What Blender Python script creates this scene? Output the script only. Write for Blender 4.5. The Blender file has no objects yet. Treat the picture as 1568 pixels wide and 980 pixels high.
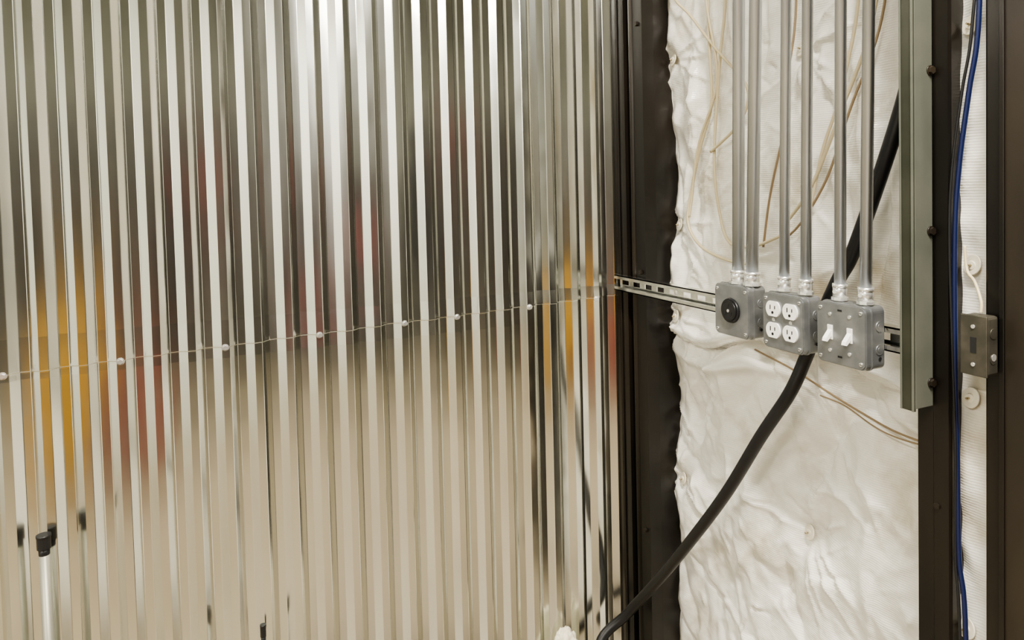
import bpy, bmesh, math, random
import numpy as np
from mathutils import Matrix, Vector, noise
random.seed(4)
S=bpy.context.scene; COL=S.collection
try:
    S.view_settings.look='AgX - Medium High Contrast'
except Exception: pass
# ---------------- camera
cd=bpy.data.cameras.new("camera"); cam=bpy.data.objects.new("camera",cd); COL.objects.link(cam)
cam.matrix_world=Matrix.Translation((-1.011,-1.586,1.5))@Matrix.Rotation(math.radians(-24),4,'Z')@Matrix.Rotation(math.radians(88),4,'X')@Matrix.Rotation(math.radians(-1.4),4,'Z')
cd.lens=24.63; cd.sensor_width=36; cd.shift_y=-0.105; cd.clip_start=.02
S.camera=cam
# ---------------- materials
def mat(name,col,rough=.5,metal=0.,noise_scale=20,bump=0.,bump_scale=60,col2=None,coat=0.,map_scale=(1,1,1),trans=0.):
    m=bpy.data.materials.new(name); m.use_nodes=True
    nt=m.node_tree; N=nt.nodes; Lk=nt.links; b=N['Principled BSDF']
    b.inputs['Base Color'].default_value=(*col,1); b.inputs['Roughness'].default_value=rough; b.inputs['Metallic'].default_value=metal
    b.inputs['Coat Weight'].default_value=coat; b.inputs['Transmission Weight'].default_value=trans
    tc=N.new('ShaderNodeTexCoord'); mp=N.new('ShaderNodeMapping'); mp.inputs['Scale'].default_value=map_scale
    Lk.new(tc.outputs['Object'],mp.inputs['Vector'])
    if col2 is not None:
        n=N.new('ShaderNodeTexNoise'); n.inputs['Scale'].default_value=noise_scale; n.inputs['Detail'].default_value=5
        r=N.new('ShaderNodeValToRGB'); r.color_ramp.elements[0].color=(*col,1); r.color_ramp.elements[1].color=(*col2,1)
        r.color_ramp.elements[0].position=.42; r.color_ramp.elements[1].position=.68
        Lk.new(mp.outputs[0],n.inputs['Vector']); Lk.new(n.outputs['Fac'],r.inputs[0]); Lk.new(r.outputs[0],b.inputs['Base Color'])
    if bump>0:
        n2=N.new('ShaderNodeTexNoise'); n2.inputs['Scale'].default_value=bump_scale; n2.inputs['Detail'].default_value=4
        bp=N.new('ShaderNodeBump'); bp.inputs['Strength'].default_value=1; bp.inputs['Distance'].default_value=bump
        Lk.new(mp.outputs[0],n2.inputs['Vector']); Lk.new(n2.outputs['Fac'],bp.inputs['Height']); Lk.new(bp.outputs[0],b.inputs['Normal'])
    return m
M_dark=mat('dark_painted_steel',(.006,.005,.004),.33,.0,col2=(.018,.013,.009),noise_scale=5,bump=.0003,bump_scale=40,map_scale=(1,1,.4))
M_dark2=mat('brown_primed_steel',(.016,.012,.008),.40,.0,col2=(.032,.024,.015),noise_scale=6,bump=.0003,map_scale=(1,1,.3))
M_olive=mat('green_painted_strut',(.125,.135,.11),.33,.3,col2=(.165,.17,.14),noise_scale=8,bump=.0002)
M_olive_shade=mat('strut_groove_shade',(.035,.038,.026),.3,.3,col2=(.06,.062,.045),noise_scale=8)  # darker copy of the strut green: groove shade put into the flange colour
M_zinc=mat('galvanized_strut',(.78,.79,.76),.2,1,col2=(.90,.90,.86),noise_scale=40)
M_emt=mat('galvanized_conduit',(.54,.57,.61),.34,.95,col2=(.66,.69,.73),noise_scale=25,bump=.0002,map_scale=(1,1,.2))
M_box=mat('pressed_steel_box',(.24,.25,.255),.38,.7,col2=(.32,.325,.325),noise_scale=30,bump=.0002)
M_hbox=mat('weathered_box_steel',(.08,.075,.06),.42,.6,col2=(.13,.12,.095),noise_scale=30)
M_blk=mat('black_plastic',(.012,.012,.013),.35)
M_cord=mat('black_rubber_cord',(.008,.008,.009),.42,bump=.0002,bump_scale=90)
M_wht=mat('white_plastic',(.9,.89,.85),.3)
M_slot=mat('dark_opening',(.008,.008,.008),.7)
M_cream=mat('cream_cable_jacket',(.56,.48,.31),.4)
M_tan=mat('tan_cable_jacket',(.26,.19,.11),.4)
M_blue=mat('blue_cable_jacket',(.006,.011,.055),.35)
M_pin=mat('insulation_pin_washer',(.74,.69,.56),.4)
M_pinm=mat('pin_metal',(.45,.38,.25),.35,.9)
M_screw=mat('zinc_screw',(.9,.9,.87),.25,.8)
M_pipe=mat('dull_galvanized_tube',(.34,.33,.27),.45,.6)
M_foam=mat('spray_foam',(.80,.75,.58),.8,bump=.004,bump_scale=60)
def metal_wall():
    m=bpy.data.materials.new('galvalume_sheet'); m.use_nodes=True
    nt=m.node_tree;N=nt.nodes;Lk=nt.links;b=N['Principled BSDF']
    b.inputs['Metallic'].default_value=1; b.inputs['Anisotropic'].default_value=.88; b.inputs['Anisotropic Rotation'].default_value=.25
    tg=N.new('ShaderNodeTangent'); tg.direction_type='RADIAL'; tg.axis='Z'; Lk.new(tg.outputs[0],b.inputs['Tangent'])
    tc=N.new('ShaderNodeTexCoord')
    mp=N.new('ShaderNodeMapping'); mp.inputs['Scale'].default_value=(14,14,1.2); Lk.new(tc.outputs['Object'],mp.inputs[0])
    n=N.new('ShaderNodeTexNoise'); n.inputs['Scale'].default_value=1; n.inputs['Detail'].default_value=3; Lk.new(mp.outputs[0],n.inputs[0])
    r=N.new('ShaderNodeMapRange'); r.inputs[1].default_value=.3;r.inputs[2].default_value=.7; r.inputs[3].default_value=.11; r.inputs[4].default_value=.18
    Lk.new(n.outputs['Fac'],r.inputs[0]); Lk.new(r.outputs[0],b.inputs['Roughness'])
    c=N.new('ShaderNodeValToRGB'); c.color_ramp.elements[0].color=(.73,.74,.69,1); c.color_ramp.elements[1].color=(.87,.87,.82,1)
    Lk.new(n.outputs['Fac'],c.inputs[0]); Lk.new(c.outputs[0],b.inputs['Base Color'])
    mp2=N.new('ShaderNodeMapping'); mp2.inputs['Scale'].default_value=(5,2,4); Lk.new(tc.outputs['Object'],mp2.inputs[0])
    n2=N.new('ShaderNodeTexNoise'); n2.inputs['Scale'].default_value=1; n2.inputs['Detail'].default_value=2; Lk.new(mp2.outputs[0],n2.inputs[0])
    bp=N.new('ShaderNodeBump'); bp.inputs['Strength'].default_value=1; bp.inputs['Distance'].default_value=.0022; Lk.new(n2.outputs['Fac'],bp.inputs['Height'])
    Lk.new(bp.outputs[0],b.inputs['Normal'])
    return m
M_sheet=metal_wall()
def vinyl():
    m=bpy.data.materials.new('white_scrim_vinyl'); m.use_nodes=True
    nt=m.node_tree;N=nt.nodes;Lk=nt.links;b=N['Principled BSDF']
    b.inputs['Roughness'].default_value=.27; b.inputs['Specular IOR Level'].default_value=.65
    tc=N.new('ShaderNodeTexCoord')
    n=N.new('ShaderNodeTexNoise'); n.inputs['Scale'].default_value=4; n.inputs['Detail'].default_value=7; n.inputs['Roughness'].default_value=.6; Lk.new(tc.outputs['Object'],n.inputs[0])
    c=N.new('ShaderNodeValToRGB'); c.color_ramp.elements[0].color=(.52,.46,.34,1); c.color_ramp.elements[1].color=(.84,.82,.755,1)
    c.color_ramp.elements[0].position=.30;c.color_ramp.elements[1].position=.47
    Lk.new(n.outputs['Fac'],c.inputs[0]); Lk.new(c.outputs[0],b.inputs['Base Color'])
    w=N.new('ShaderNodeTexWave'); w.bands_direction='Z'; w.inputs['Scale'].default_value=75; w.inputs['Distortion'].default_value=.6; Lk.new(tc.outputs['Object'],w.inputs[0])
    n2=N.new('ShaderNodeTexNoise'); n2.inputs['Scale'].default_value=18; n2.inputs['Detail'].default_value=4; Lk.new(tc.outputs['Object'],n2.inputs[0])
    b1=N.new('ShaderNodeBump'); b1.inputs['Distance'].default_value=.00022; Lk.new(w.outputs['Fac'],b1.inputs['Height'])
    b2=N.new('ShaderNodeBump'); b2.inputs['Distance'].default_value=.005; Lk.new(n2.outputs['Fac'],b2.inputs['Height'])
    Lk.new(b1.outputs[0],b2.inputs['Normal']); Lk.new(b2.outputs[0],b.inputs['Normal'])
    return m
M_vinyl=vinyl()
# ---------------- builder
class B:
    def __init__(s,name,mats):
        s.name=name; s.bm=bmesh.new(); s.mats=mats; s.cur=0
    def _add(s,tmp,smooth=False):
        me=bpy.data.meshes.new('t'); tmp.to_mesh(me); tmp.free()
        n0=len(s.bm.faces); s.bm.from_mesh(me); s.bm.faces.ensure_lookup_table()
        for f in s.bm.faces[n0:]: f.material_index=s.cur; f.smooth=smooth
        bpy.data.meshes.remove(me)
    def box(s,lo,hi,bev=0.,seg=2,m=0):
        s.cur=m; t=bmesh.new(); bmesh.ops.create_cube(t,size=1)
        for v in t.verts: v.co=Vector([(lo[i]+hi[i])/2+v.co[i]*abs(hi[i]-lo[i]) for i in range(3)])
        if bev>0: bmesh.ops.bevel(t,geom=t.edges[:],offset=bev,segments=seg,affect='EDGES',profile=.5)
        s._add(t)
    def cyl(s,p,q,r,r2=None,seg=24,m=0,smooth=True):
        s.cur=m; p=Vector(p);q=Vector(q); t=bmesh.new(); d=q-p
        bmesh.ops.create_cone(t,cap_ends=True,segments=seg,radius1=r,radius2=r if r2 is None else r2,depth=d.length)
        Mx=Matrix.Translation((p+q)/2)@d.to_track_quat('Z','Y').to_matrix().to_4x4()
        bmesh.ops.transform(t,matrix=Mx,verts=t.verts)
        s._add(t,False)
        if smooth:
            for f in s.bm.faces[-(seg+2):]:
                if len(f.verts)==4: f.smooth=True
    def tube(s,pts,r,seg=12,m=0,sub=8):
        s.cur=m; P=[Vector(p) for p in pts]; Q=[]
        for i in range(len(P)-1):
            a=P[max(i-1,0)];b=P[i];c=P[i+1];d=P[min(i+2,len(P)-1)]
            for k in range(sub):
                u=k/sub; Q.append(.5*((2*b)+(c-a)*u+(2*a-5*b+4*c-d)*u*u+(3*b-a-3*c+d)*u**3))
        Q.append(P[-1]); t=bmesh.new(); rings=[]; nrm=None
        for i,q in enumerate(Q):
            T=(Q[min(i+1,len(Q)-1)]-Q[max(i-1,0)]).normalized()
            if nrm is None: nrm=T.orthogonal().normalized()
            nrm=(nrm-T*nrm.dot(T)).normalized(); bn=T.cross(nrm)
            rings.append([t.verts.new(q+r*(math.cos(2*math.pi*k/seg)*nrm+math.sin(2*math.pi*k/seg)*bn)) for k in range(seg)])
        for a,b in zip(rings,rings[1:]):
            for k in range(seg): t.faces.new((a[k],a[(k+1)%seg],b[(k+1)%seg],b[k]))
        t.faces.new(rings[0][::-1]); t.faces.new(rings[-1]); s._add(t,True)
    def prism(s,prof,axis,a,b,m=0):
        s.cur=m; t=bmesh.new()
        def mk(p,h):
            if axis=='z': return (p[0],p[1],h)
            if axis=='y': return (p[0],h,p[1])
            return (h,p[0],p[1])
        A=[t.verts.new(mk(p,a)) for p in prof]; Bv=[t.verts.new(mk(p,b)) for p in prof]; n=len(prof)
        for i in range(n): t.faces.new((A[i],A[(i+1)%n],Bv[(i+1)%n],Bv[i]))
        t.faces.new(A[::-1]); t.faces.new(Bv); bmesh.ops.recalc_face_normals(t,faces=t.faces); s._add(t)
    def done(s):
        me=bpy.data.meshes.new(s.name); s.bm.to_mesh(me); s.bm.free()
        for m in s.mats: me.materials.append(m)
        o=bpy.data.objects.new(s.name,me); COL.objects.link(o); return o
# ---------------- room shell
M_floor=mat('concrete_floor',(.24,.20,.14),.35,col2=(.33,.28,.20),noise_scale=2.5,bump=.0006)
M_ceil=mat('ceiling_liner',(.38,.39,.34),.7,col2=(.44,.45,.40),noise_scale=3)
M_wall=mat('painted_wall',(.26,.26,.21),.6,col2=(.32,.32,.27),noise_scale=3)
M_wallb=mat('light_wall_liner',(.66,.68,.63),.6,col2=(.74,.76,.71),noise_scale=3)
def slab(name,lo,hi,m):
    b=B(name,[m]); b.box(lo,hi); return b.done()
X0,Y0,H,X1=-4.2,-5.0,3.2,3.0
slab('floor',(X0-.1,Y0-.1,-.1),(X1+.1,.15,0),M_floor)
slab('ceiling',(X0-.1,Y0-.1,H),(X1+.1,.15,H+.1),M_ceil)
slab('wall_back',(X0-.1,.03,0),(.3,.1,H),M_wall)
slab('wall_right',(.125,-1.062,0),(.2,.03,H),M_wall)
slab('wall_left',(X0-.1,Y0,0),(X0,.03,H),M_wallb)
slab('wall_rear',(X0,Y0-.1,0),(X1,Y0,H),M_wall)
slab('wall_far_right',(X1,Y0-.1,0),(X1+.1,-.9,H),M_wall)
slab('wall_side_return',(.2,-1.0,0),(X1,-.9,H),M_wall)
# ---------------- corrugated sheet
PIT=.064; PH=-.973
def prof():
    return [(0,-.0113),(.0010,-.0120),(.0160,-.0134),(.0172,-.0127),(.0318,-.0003),(.0330,.0005),(.0480,-.0009),(.0492,-.0015),(.0630,-.0106)]
xs=[]; k=-52
while True:
    base=PH+k*PIT-.008
    for p in prof():
        x=base+p[0]
        if x>-.001: break
        xs.append((x,p[1]))
    if base>0: break
    k+=1
xs.append((-.001,xs[-1][1]))
def wall_y(x):
    for a,b in zip(xs,xs[1:]):
        if a[0]<=x<=b[0]: return a[1]+(b[1]-a[1])*(x-a[0])/max(b[0]-a[0],1e-6)
    return 0
def zl(x): return 1.2105+.0275*max(x,-1.6)+.0022*noise.noise(Vector((x*9,0,4)))
zr=[('n',i*.04) for i in range(30)]+[('l',-.0034),('l',-.0008),('l',.0008),('l',.0034)]+[('n',i*.04) for i in range(31,81)]
bm=bmesh.new(); rows=[]
for kind,zz in zr:
    row=[]
    for (x,y) in xs:
        z=zz if kind=='n' else zl(x)+zz
        d=.0016*noise.noise(Vector((x*1.6,z*1.3,3)))+.0004*noise.noise(Vector((x*5,z*4,8)))
        lap=0
        if kind=='l': lap=-.0016 if zz>0 else .0006
        row.append(bm.verts.new((x+.0005*noise.noise(Vector((x*6,z*2,1))),y+d-.002+lap,z)))
    rows.append(row)
for a,b in zip(rows,rows[1:]):
    for i in range(len(a)-1): bm.faces.new((a[i],a[i+1],b[i+1],b[i]))
me=bpy.data.meshes.new('corrugated_metal_wall_panel'); bm.to_mesh(me); bm.free(); me.materials.append(M_sheet)
o=bpy.data.objects.new('corrugated_metal_wall_panel',me); COL.objects.link(o)
b=B('sheet_metal_screws',[M_screw,M_slot])
for x in (-1.358,-1.165,-.973,-.781,-.589,-.461,-.27,-.077):
    z=zl(x)-.001; y=wall_y(x)-.003
    b.cyl((x,y+.003,z),(x,y-.0015,z),.0080,.0070,seg=20); b.cyl((x,y-.0015,z),(x,y-.0065,z),.0052,.0048,seg=6,smooth=False)
b.done()
# ---------------- insulation surface (height grid)
PINS=[(-.549,1.761),(-.555,.792),(-.160,1.398),(-.165,1.171),(-.165,.758),(-.160,1.806)]
PINS2=[(-.925,1.720),(-.922,1.370),(-.922,1.173),(-.915,.820)]
def nz(a,b_,c): return noise.noise(Vector((a,b_,c)))
GY0,GY1,ST=-.110,-.852,.004
ny=int(abs(GY1-GY0)/ST); nzv=int(H/ST)
Yg=np.linspace(GY0,GY1,ny+1); Zg=np.linspace(0,H,nzv+1)
YY,ZZ=np.meshgrid(Yg,Zg)
Hh=np.zeros_like(YY)
W1=np.zeros_like(YY);W2=np.zeros_like(YY)
for j in range(0,nzv+1):
    for i in range(0,ny+1):
        y=YY[j,i];z=ZZ[j,i]
        a=nz(y*4,z*3,0); b_=nz(y*6,z*6,9)
        W1[j,i]=.035*b_; W2[j,i]=a
        yw=y+.03*b_; zw=z+.03*a
        Hh[j,i]=.018*a+.008*nz(y*9,z*6,21)+.016*abs(nz(yw*8+zw*2,zw*4,31))-.018*abs(nz(yw*10,zw*6-yw*3,41))+.007*abs(nz(yw*22,zw*15,51))-.007*abs(nz(yw*19+zw*9,zw*13,61))
Hh+=.003
rng=np.random.RandomState(11)
def crease(y0,z0,y1,z1,amp,w):
    yw=YY+W1*.7; zw=ZZ+W1*.5
    dy,dz=y1-y0,z1-z0; L=math.hypot(dy,dz)
    t=((yw-y0)*dy+(zw-z0)*dz)/L**2
    d=((yw-y0)*dz-(zw-z0)*dy)/L
    tap=np.clip(1-np.abs(2*t-1),0,1)**.6
    s=np.where(d>0,np.exp(-np.abs(d)/w),np.exp(-(np.abs(d)/(w*.45))))
    return amp*s*tap
for n_ in range(50):
    y0=rng.uniform(-.83,-.16); z0=rng.uniform(1.15,2.3) ; L=rng.uniform(.12,.42)
    Hh+=crease(y0,z0,y0+rng.normal(0,.06),z0+L,rng.uniform(.008,.018)*rng.choice([1,-1]),rng.uniform(.009,.022))
for n_ in range(50):
    y0=rng.uniform(-.83,-.16); z0=rng.uniform(.3,1.05) ; L=rng.uniform(.10,.34); a=rng.uniform(.4,2.7)
    Hh+=crease(y0,z0,y0+L*math.cos(a),z0+L*math.sin(a),rng.uniform(.007,.017)*rng.choice([1,-1]),rng.uniform(.012,.034))
for n_ in range(170):
    y0=rng.uniform(-.84,-.14); z0=rng.uniform(.2,2.2) ; L=rng.uniform(.03,.10); a=rng.uniform(0,3.14)
    Hh+=crease(y0,z0,y0+L*math.cos(a),z0+L*math.sin(a),rng.uniform(.004,.008)*rng.choice([1,-1]),rng.uniform(.005,.010))
for (py,pz) in PINS:
    for q in range(9):
        a=rng.uniform(0,6.28); L=rng.uniform(.08,.20)
        Hh+=crease(py+.010*math.cos(a),pz+.010*math.sin(a),py+L*math.cos(a),pz+L*math.sin(a),.010,.008)
    R=np.hypot(YY-py,ZZ-pz); Hh-=.016*np.exp(-(R/.030)**2)
zsm=1.140+.022*np.sin(YY*9+.5)+W1*.6
Hh+=.024*np.exp(-np.abs(ZZ-zsm-.018)/.012)*(.7+.5*W2)
Hh+=np.where(ZZ>zsm,.006*np.exp(-(ZZ-zsm)/.08),-.022*np.exp(-(zsm-ZZ)/.012))
Hh+=.014*np.exp(-((ZZ-zsm+.050)/.012)**2)*np.clip(.4+2*W2,0,1.2)
E=np.minimum(np.abs(YY+.13),np.abs(YY+.85)); Hh-=.012*np.exp(-(E/.015)**2)
XX=.0315+np.logaddexp(0,((.074-Hh)-.0315)*350)/350
XX=np.minimum(XX,.118)
def surf(y,z):
    i=min(max(int(round((GY0-y)/abs(GY1-GY0)*ny)),0),ny); j=min(max(int(round(z/H*nzv)),0),nzv)
    return float(XX[j,i])
def blanket(name,Y,Z,fn):
    bm=bmesh.new(); R=[]
    for j,z in enumerate(Z): R.append([bm.verts.new((fn(i,j),y,z)) for i,y in enumerate(Y)])
    for a,b_ in zip(R,R[1:]):
        for i in range(len(Y)-1): bm.faces.new((a[i],a[i+1],b_[i+1],b_[i])).smooth=True
    me=bpy.data.meshes.new(name); bm.to_mesh(me); bm.free(); me.materials.append(M_vinyl)
    o=bpy.data.objects.new(name,me); COL.objects.link(o); return o
blanket('vinyl_faced_insulation_blanket',list(Yg),list(Zg),lambda i,j: float(XX[j,i]))
def surf2(y,z): return .026+.009*nz(y*20,z*5,3)+.009*nz(y*30,z*18,6)
Y2=[-.904-.004*i for i in range(14)]; Z2=[.008*i for i in range(401)]
blanket('vinyl_faced_insulation_blanket.001',Y2,Z2,lambda i,j: surf2(Y2[i],Z2[j]))
def pins(name,lst,fn,r):
    b=B(name,[M_pin,M_pinm])
    for (y,z) in lst:
        x=min(fn(y+a,z+c) for a in (-.012,0,.012) for c in (-.012,0,.012))-.002
        b.cyl((x,y,z),(x-.0022,y+.0006,z+.0005),r,r*.93,seg=24); b.cyl((x-.002,y,z),(x-.005,y,z),r*.45,r*.38,seg=16); b.cyl((x-.004,y,z),(x-.012,y,z+.001),.0016,seg=8,m=1)
    return b.done()
pins('insulation_pins',PINS,surf,.016); pins('insulation_pins.001',PINS2,surf2,.016)
# ---------------- columns
b=B('corner_steel_column',[M_dark,M_dark2,M_screw])
b.prism([(0,-.004),(0,-.046),(.028,-.046),(.028,-.092),(-.002,-.092),(-.002,-.131),(.03,-.134),(.10,-.134),(.10,-.004)],'z',0,H)
b.box((-.004,-.020,0),(.0,-.005,H),.001); b.cyl((.012,-.070,0),(.012,-.070,H),.011,m=1)
for z in (.62,1.28,1.9): b.cyl((-.002,-.112,z),(-.008,-.112,z),.006,seg=6,m=1,smooth=False)
b.done()
b=B('steel_stud_column',[M_dark,M_dark2])
b.prism([(0,-.853),(0,-.878),(-.0015,-.880),(-.0015,-.903),(.004,-.905),(.10,-.905),(.10,-.853)],'z',0,H)
for z in (.68,.72,1.0): b.cyl((-.001,-.885,z),(-.004,-.885,z),.005,seg=6,m=1,smooth=False)
b.done()
b=B('steel_door_column',[M_dark,M_dark2])
b.box((0,-1.062,0),(.20,-.955,H),.004); b.box((-.004,-1.062,0),(0,-.980,H),.0015,m=1); b.box((-.007,-.985,0),(-.003,-.978,H),.001,m=0)
b.done()
# ---------------- horizontal strut with slots
def strut_h(name,y0,y1,z0,z1,xf,xb,mt):
    b=B(name,[mt]); t=.0024; lip=.0095
    b.box((xf,y1,z1-t),(xb,y0,z1)); b.box((xf,y1,z0),(xb,y0,z0+t))
    b.box((xf,y1,z1-lip),(xf+t,y0,z1)); b.box((xf,y1,z0),(xf+t,y0,z0+lip))
    b.box((xf+t,y1,z1-lip),(xf+.007,y0,z1-lip+t)); b.box((xf+t,y1,z0+lip-t),(xf+.007,y0,z0+lip))
    zc=(z0+z1)/2; sh=.006; per=.050; sl=.028
    b.box((xb-t,y1,zc+sh),(xb,y0,z1-t)); b.box((xb-t,y1,z0+t),(xb,y0,zc-sh))
    y=y0-.012
    b.box((xb-t,y,zc-sh),(xb,y0,zc+sh))
    while y-sl>y1:
        ye=y-sl; yn=max(ye-(per-sl),y1); b.box((xb-t,yn,zc-sh),(xb,ye,zc+sh)); y=yn
    return b.done()
strut_h('slotted_strut_channel',-.022,-.857,1.2275,1.2665,-.026,-.0055,M_zinc)
b=B('vertical_strut_channel',[M_olive,M_dark2,M_zinc,M_olive_shade])
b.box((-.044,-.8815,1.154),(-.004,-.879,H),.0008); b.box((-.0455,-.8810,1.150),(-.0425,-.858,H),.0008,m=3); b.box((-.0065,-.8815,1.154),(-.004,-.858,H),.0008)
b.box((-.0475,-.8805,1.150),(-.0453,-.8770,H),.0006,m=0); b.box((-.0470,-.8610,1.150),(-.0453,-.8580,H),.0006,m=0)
b.box((-.044,-.8605,1.150),(-.034,-.858,H),.0006); b.box((-.014,-.8605,1.154),(-.004,-.858,H),.0006)
for z in (1.19,1.42,1.66): 
    b.cyl((-.010,-.8815,z),(-.010,-.887,z),.006,seg=6,m=1,smooth=False); b.cyl((-.010,-.8815,z),(-.010,-.8832,z),.0075,m=1)
b.done()
# ---------------- junction boxes
def base_box(b,y0,y1,z0,z1,xf=-.068,xb=-.027):
    def rr(i,r=.010,n=5):
        out=[]; a0,a1,c0,c1=y1+i,y0-i,z0+i,z1-i
        for cy,cz,s in ((a1-r,c1-r,0),(a0+r,c1-r,90),(a0+r,c0+r,180),(a1-r,c0+r,270)):
            for k_ in range(n+1):
                a=math.radians(s+90*k_/n); out.append((cy+r*math.cos(a),cz+r*math.sin(a)))
        return out
    b.prism(rr(0),'x',xb,xf+.016,m=0)
    b.prism(rr(-.0012),'x',xf+.013,xf+.016,m=0)
    b.prism(rr(.0002),'x',xf+.0155,xf+.0022,m=0); b.prism(rr(.0018),'x',xf+.0025,xf,m=0)
    for zz in (z0+.032,z1-.032):
        b.cyl((xf+.030,y1+.0005,zz),(xf+.030,y1-.0012,zz),.0085); b.cyl((xf+.030,y1-.001,zz),(xf+.030,y1-.0016,zz),.0045,m=0)
    b.cyl((xf+.030,y1-.001,z0+.018),(xf+.030,y1-.0016,z0+.018),.003,m=1)
    for yy,zz in ((y0-.009,z0+.010),(y1+.009,z1-.010),(y0-.009,z1-.010),(y1+.009,z0+.010)):
        b.cyl((xf,yy,zz),(xf-.0016,yy,zz),.0030,seg=14,m=2); b.box((xf-.0019,yy-.0026,zz-.0004),(xf-.0015,yy+.0026,zz+.0004),m=1)
BM=[M_box,M_slot,M_screw,M_wht,M_blk,M_emt]
Z0,Z1=1.199,1.300; XF=-.068
b=B('twist_lock_outlet_box',BM); base_box(b,-.464,-.560,Z0,Z1)
yc,zc=-.512,1.250
b.cyl((XF,yc,zc),(XF-.005,yc,zc),.0245,.0235,seg=40,m=4); b.cyl((XF-.004,yc,zc),(XF-.0075,yc,zc),.0195,seg=40,m=4)
b.cyl((XF-.0072,yc,zc),(XF-.0078,yc,zc),.0165,seg=32,m=1)
for k_ in range(3):
    a=math.radians(90+120*k_); b.box((XF-.0086,yc+.010*math.cos(a)-.0015,zc+.010*math.sin(a)-.003),(XF-.0077,yc+.010*math.cos(a)+.0015,zc+.010*math.sin(a)+.003),m=4)
b.cyl((XF-.0077,yc,zc),(XF-.0088,yc,zc),.003,m=2)
b.done()
b=B('quad_outlet_box',BM); base_box(b,-.596,-.692,Z0-.002,Z1-.002)
for yy in (-.624,-.664):
    for zz in (1.270,1.231):
        r=.0165; pts=[]
        for k_ in range(32):
            a=2*math.pi*k_/32; pts.append((yy+r*math.cos(a), zz+max(-.0135,min(.0135,r*math.sin(a)))))
        b.prism(pts,'x',XF+.001,XF-.0035,m=3)
        b.box((XF-.0040,yy+.0045,zz-.001),(XF-.0034,yy+.0062,zz+.007),m=1); b.box((XF-.0040,yy-.0062,zz-.000),(XF-.0034,yy-.0045,zz+.006),m=1)
        b.cyl((XF-.0034,yy,zz-.0065),(XF-.0040,yy,zz-.0065),.0026,seg=12,m=1)
    b.cyl((XF,yy,1.2505),(XF-.0018,yy,1.2505),.0032,seg=14,m=2)
b.done()
b=B('double_switch_box',BM); base_box(b,-.720,-.816,Z0-.001,Z1-.001)
for yy in (-.748,-.786):
    b.box((XF-.0012,yy-.0052,1.238),(XF+.0002,yy+.0052,1.262),.0004,m=3)
    b.prism([(XF-.001,1.2445),(XF-.001,1.2545),(XF-.013,1.2415),(XF-.0145,1.2365),(XF-.011,1.2355)],'y',yy-.0040,yy+.0040,m=3)
    for zz in (1.280,1.220): b.cyl((XF,yy,zz),(XF-.0015,yy,zz),.003,seg=14,m=2)
for yy,zz in ((-.767,1.288),(-.767,1.212)): b.box((XF-.0006,yy-.004,zz-.0015),(XF+.0002,yy+.004,zz+.0015),m=1)
b.done()
# ---------------- conduits with fittings
CD=[(-.507,-.519,.0117),(-.545,-.564,.0117),(-.626,-.639,.0092),(-.676,-.687,.0092),(-.748,-.755,.0092),(-.797,-.808,.0092)]
for i,(yb,yt,r) in enumerate(CD):
    b=B('electrical_conduit',[M_emt,M_screw]); x=-.045
    sl=(yt-yb)/.55; zt=H-.005; zb=1.302
    b.cyl((x,yb,zb+.003),(x,yb+sl*(zt-zb),zt),r,seg=28)
    b.cyl((x,yb,zb-.001),(x,yb,zb+.004),r*1.45,seg=8,m=1,smooth=False)
    b.cyl((x,yb,zb+.004),(x,yb+sl*.022,zb+.026),r*1.22,seg=28,m=1)
    b.cyl((x,yb+sl*.020,zb+.020),(x,yb+sl*.026,zb+.026),r*1.32,seg=28,m=1)
    b.cyl((x-r,yb,zb+.014),(x-r-.006,yb-.002,zb+.014),.0032,seg=10,m=1)
    b.done()
# ---------------- handy box
b=B('single_gang_box',[M_hbox,M_slot,M_screw]); 
b.box((-.033,-.979,1.224),(-.0075,-.944,1.307),.004); b.box((-.0355,-.980,1.223),(-.0325,-.943,1.308),.0012)
b.box((-.0362,-.9655,1.255),(-.0352,-.9575,1.277),m=1)
for zz in (1.292,1.239): b.cyl((-.0355,-.9615,zz),(-.037,-.9615,zz),.0028,seg=12,m=2)
for zz in (1.283,1.248): b.cyl((-.020,-.979,zz),(-.020,-.9798,zz),.0075,m=0); 
b.cyl((-.020,-.9797,1.250),(-.020,-.9802,1.250),.005,m=2)
b.done()
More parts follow.
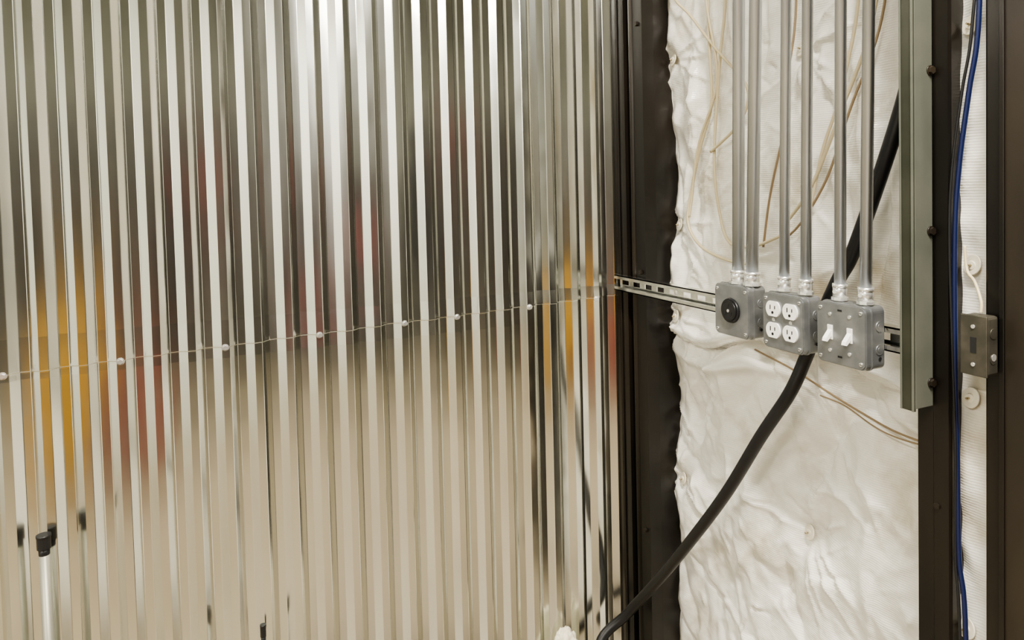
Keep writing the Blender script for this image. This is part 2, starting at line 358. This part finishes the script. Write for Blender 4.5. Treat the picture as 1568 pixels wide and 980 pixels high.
# ---------------- cables
b=B('black_power_cord',[M_cord])
b.tube([(.016,-.833,3.1),(.016,-.833,1.80),(.016,-.832,1.68),(.016,-.821,1.627),(.014,-.780,1.510),(.013,-.726,1.377),(.012,-.694,1.322),(.012,-.655,1.246),(.008,-.625,1.172),
 (-.008,-.600,1.100),(-.02,-.537,1.000),(-.025,-.440,.849),(-.028,-.319,.689),(-.030,-.205,.548),(-.045,-.085,.400),(-.118,-.064,.325),(-.15,-.15,.23),(-.20,-.34,.06),(-.45,-.6,.0135),(-.9,-.8,.0135)],.0122,seg=20)
b.done()
def wire(name,pts,r,m,off=.006):
    b=B(name,[m]); P=[]
    for (y0,z0),(y1,z1) in zip(pts,pts[1:]):
        for k_ in range(4):
            u=k_/4; P.append((y0+(y1-y0)*u,z0+(z1-z0)*u))
    P.append(pts[-1])
    for _ in range(4): P=[P[0]]+[((P[i-1][0]+2*P[i][0]+P[i+1][0])/4,(P[i-1][1]+2*P[i][1]+P[i+1][1])/4) for i in range(1,len(P)-1)]+[P[-1]]
    X=[min(surf(y+dy,z+dz) for dy in(-.015,0,.015) for dz in (-.025,0,.025))-r-off for y,z in P]
    X=[min(X[max(0,i-1):i+2]) for i in range(len(X))]
    for _ in range(3): X=[X[0]]+[(X[i-1]+2*X[i]+X[i+1])/4 for i in range(1,len(X)-1)]+[X[-1]]
    b.tube([(x,y,z) for x,(y,z) in zip(X,P)],r,seg=8,sub=3); return b.done()
wire('cream_cable',[(-.316,2.3),(-.316,1.909),(-.319,1.822),(-.327,1.676),(-.291,1.621),(-.234,1.518),(-.213,1.409),(-.261,1.350),(-.373,1.325),(-.445,1.327)],.0036,M_cream)
wire('cream_cable.001',[(-.36,2.3),(-.385,1.892),(-.351,1.787),(-.336,1.617),(-.333,1.472),(-.342,1.399),(-.374,1.358),(-.454,1.363),(-.528,1.394)],.0034,M_cream)
wire('cream_cable.002',[(-.80,2.2),(-.745,1.766),(-.664,1.612),(-.600,1.472),(-.53,1.41)],.0034,M_cream,.009)
wire('tan_cable.001',[(-.56,2.2),(-.558,1.80),(-.545,1.70),(-.531,1.600),(-.493,1.472),(-.473,1.365)],.0024,M_tan)
wire('cream_cable.003',[(-.30,2.3),(-.30,1.93),(-.345,1.80),(-.350,1.70),(-.27,1.60),(-.235,1.50),(-.225,1.42)],.0032,M_cream,.010)
wire('cream_cable.005',[(-.16,2.05),(-.19,1.94),(-.25,1.90),(-.36,1.78),(-.45,1.70),(-.42,1.62),(-.33,1.57)],.0032,M_cream,.010)
wire('cream_cable.006',[(-.73,2.2),(-.70,1.80),(-.665,1.66),(-.62,1.56),(-.60,1.44),(-.605,1.34)],.0030,M_cream,.004)
wire('tan_cable',[(-.79,2.2),(-.765,1.80),(-.70,1.64),(-.64,1.50),(-.575,1.41),(-.53,1.385)],.0024,M_tan)
wire('ground_wire',[(-.46,1.15),(-.524,1.135),(-.606,1.098),(-.695,1.077),(-.76,1.068),(-.845,1.072)],.0020,M_tan,.002)
wire('ground_wire.001',[(-.60,1.085),(-.66,1.082),(-.72,1.060),(-.79,1.062),(-.845,1.066)],.0014,M_tan,.002)
b=B('blue_cable',[M_blue,M_blk]); P=[(-.950,2.6),(-.948,1.9),(-.945,1.713),(-.932,1.623),(-.918,1.520),(-.911,1.414),(-.911,1.220),(-.914,1.084),(-.916,.936),(-.926,.813),(-.93,.3)]
b.tube([(.002,y,z) for y,z in P],.0036,seg=10); b.tube([(-.001,y+.0045-.004*math.sin(z*7),z) for y,z in P],.0022,seg=8,m=1); b.done()
b=B('cream_cable.004',[M_cream]); b.tube([(-.020,-.962,1.3095),(-.016,-.960,1.325),(-.006,-.945,1.35),(.000,-.930,1.365),(.004,-.924,1.40)],.0022,seg=8); b.done()
# ---------------- tubes at the foot of the corrugated wall
def captube(name,x,y,zt,r):
    b=B(name,[M_pipe,M_blk,M_screw]); b.cyl((x,y,0),(x,y,zt-.038),r*.8,seg=24)
    b.cyl((x,y,zt-.046),(x,y,zt-.024),r*.78,seg=24,m=1); b.cyl((x,y,zt-.026),(x,y,zt-.004),r,seg=16,m=1,smooth=False); b.cyl((x,y,zt-.004),(x,y,zt),r*1.05,seg=24,m=1)
    return b.done()
captube('capped_tube',-1.303,-.032,.868,.0120); captube('capped_tube.001',-.921,-.030,.586,.006)
bm=bmesh.new(); bmesh.ops.create_icosphere(bm,subdivisions=5,radius=1)
for v in bm.verts:
    c=v.co.copy(); f=1+.18*noise.noise(c*2.2)+.10*noise.noise(c*5)
    g=1+.06*noise.noise(c*5)
    v.co=Vector((-.212+c.x*.050*f,-.055+c.y*.028*f,max(0,.195+(abs(c.z)**.6)*math.copysign(1,c.z)*.195*g+.008*noise.noise(c*12))))
for f in bm.faces: f.smooth=True
me=bpy.data.meshes.new('foam_insulation_scrap'); bm.to_mesh(me); bm.free(); me.materials.append(M_foam); COL.objects.link(bpy.data.objects.new('foam_insulation_scrap',me))
# ---------------- unseen things across the room, added for the sheet's reflections
M_shelf=mat('black_shelf_steel',(.015,.015,.015),.5); M_bin=mat('dark_storage_bin',(.022,.021,.019),.5,col2=(.05,.04,.032),noise_scale=2)
M_redd=mat('dull_red_bin',(.12,.022,.018),.5)
M_red=mat('red_enamel',(.22,.03,.022),.4,coat=.2); M_yel=mat('yellow_enamel',(.55,.30,.02),.4); M_alu=mat('aluminium',(.7,.7,.7),.35,1)
def shelf(name,xa,xb,y0,y1,seed):
    rnd=random.Random(seed); b=B(name,[M_shelf,M_bin,M_redd]); n=max(2,int((xb-xa)/1.1)+1)
    for i in range(n):
        x=xa+(xb-xa)*i/(n-1)
        for y in (y0,y1): b.box((x-.03,y-.03,0),(x+.03,y+.03,2.1))
    for z in (.55,.95,1.35,1.75,2.05): b.box((xa-.03,y0-.03,z),(xb+.03,y1+.03,z+.04),.003)
    for z in (.59,.99,1.39,1.79):
        x=xa+.05
        while x<xb-.35:
            w=rnd.uniform(.35,.5); b.box((x,y0+.03,z),(min(x+w-.02,xb),y1-.01,z+(rnd.uniform(.28,.355) if z<1.7 else .22)),.015,m=1 if rnd.random()<.82 else 2); x+=w
    return b.done()
shelf('unseen_dark_shelf',-3.3,-.4,-4.3,-3.8,1)  # unseen shelves, put here to darken the sheet's reflections
shelf('unseen_dark_shelf.001',-.1,2.7,-4.3,-3.8,2)
def cabinet(name,xa,xb,ya,yb,zt,m,nd):
    b=B(name,[m,M_alu,M_blk]); b.box((xa,ya,.1),(xb,yb,zt),.015); h=(zt-.14)/nd
    for i in range(nd): b.box((xa+.02,yb,.13+i*h),(xb-.02,yb+.02,.12+(i+1)*h),.006); b.box((xa+.06,yb+.02,.10+(i+.8)*h),(xb-.06,yb+.04,.115+(i+.8)*h),.003,m=1)
    for x in (xa+.05,xb-.05):
        for y in (ya+.05,yb-.05): b.cyl((x-.02,y,.05),(x+.02,y,.05),.05,m=2)
    return b.done()
cabinet('unseen_red_cabinet',-1.93,-1.72,-2.75,-2.35,.62,M_red,4)  # unseen, shape made up to give the sheet a red reflection
cabinet('unseen_yellow_cabinet',-2.27,-1.99,-2.75,-2.35,.84,M_yel,2)  # unseen, shape made up for the yellow reflection
# ---------------- ceiling light fixture and added fill lamps
M_lamp=mat('fixture_housing',(.8,.8,.8),.4)
def fixture(name,x,y,lx,ly,w,col=(1,.94,.85)):
    e=bpy.data.objects.new(name,None); COL.objects.link(e)
    b=B('housing',[M_lamp]); b.box((x-lx/2-.03,y-ly/2-.03,H-.07),(x+lx/2+.03,y+ly/2+.03,H-.005),.01); h=b.done(); h.parent=e
    ld=bpy.data.lights.new('lamp','AREA'); ld.shape='RECTANGLE'; ld.size=lx; ld.size_y=ly; ld.energy=w; ld.color=col
    l=bpy.data.objects.new('lamp',ld); l.location=(x,y,H-.08); COL.objects.link(l); l.parent=e
fixture('ceiling_light_fixture',-.75,-2.0,.15,1.2,175)
fixture('added_fill_light',-3.2,-2.4,.15,1.2,130)  # added fill lamp, lifts the left wall and its reflections
fixture('added_side_room_light',1.6,-3.0,1.2,.15,65)  # added lamp, brightens the unlit walls of the right-hand room
w=bpy.data.worlds.new('world'); S.world=w; w.use_nodes=True; w.node_tree.nodes['Background'].inputs[0].default_value=(.9,.88,.8,1); w.node_tree.nodes['Background'].inputs[1].default_value=.05
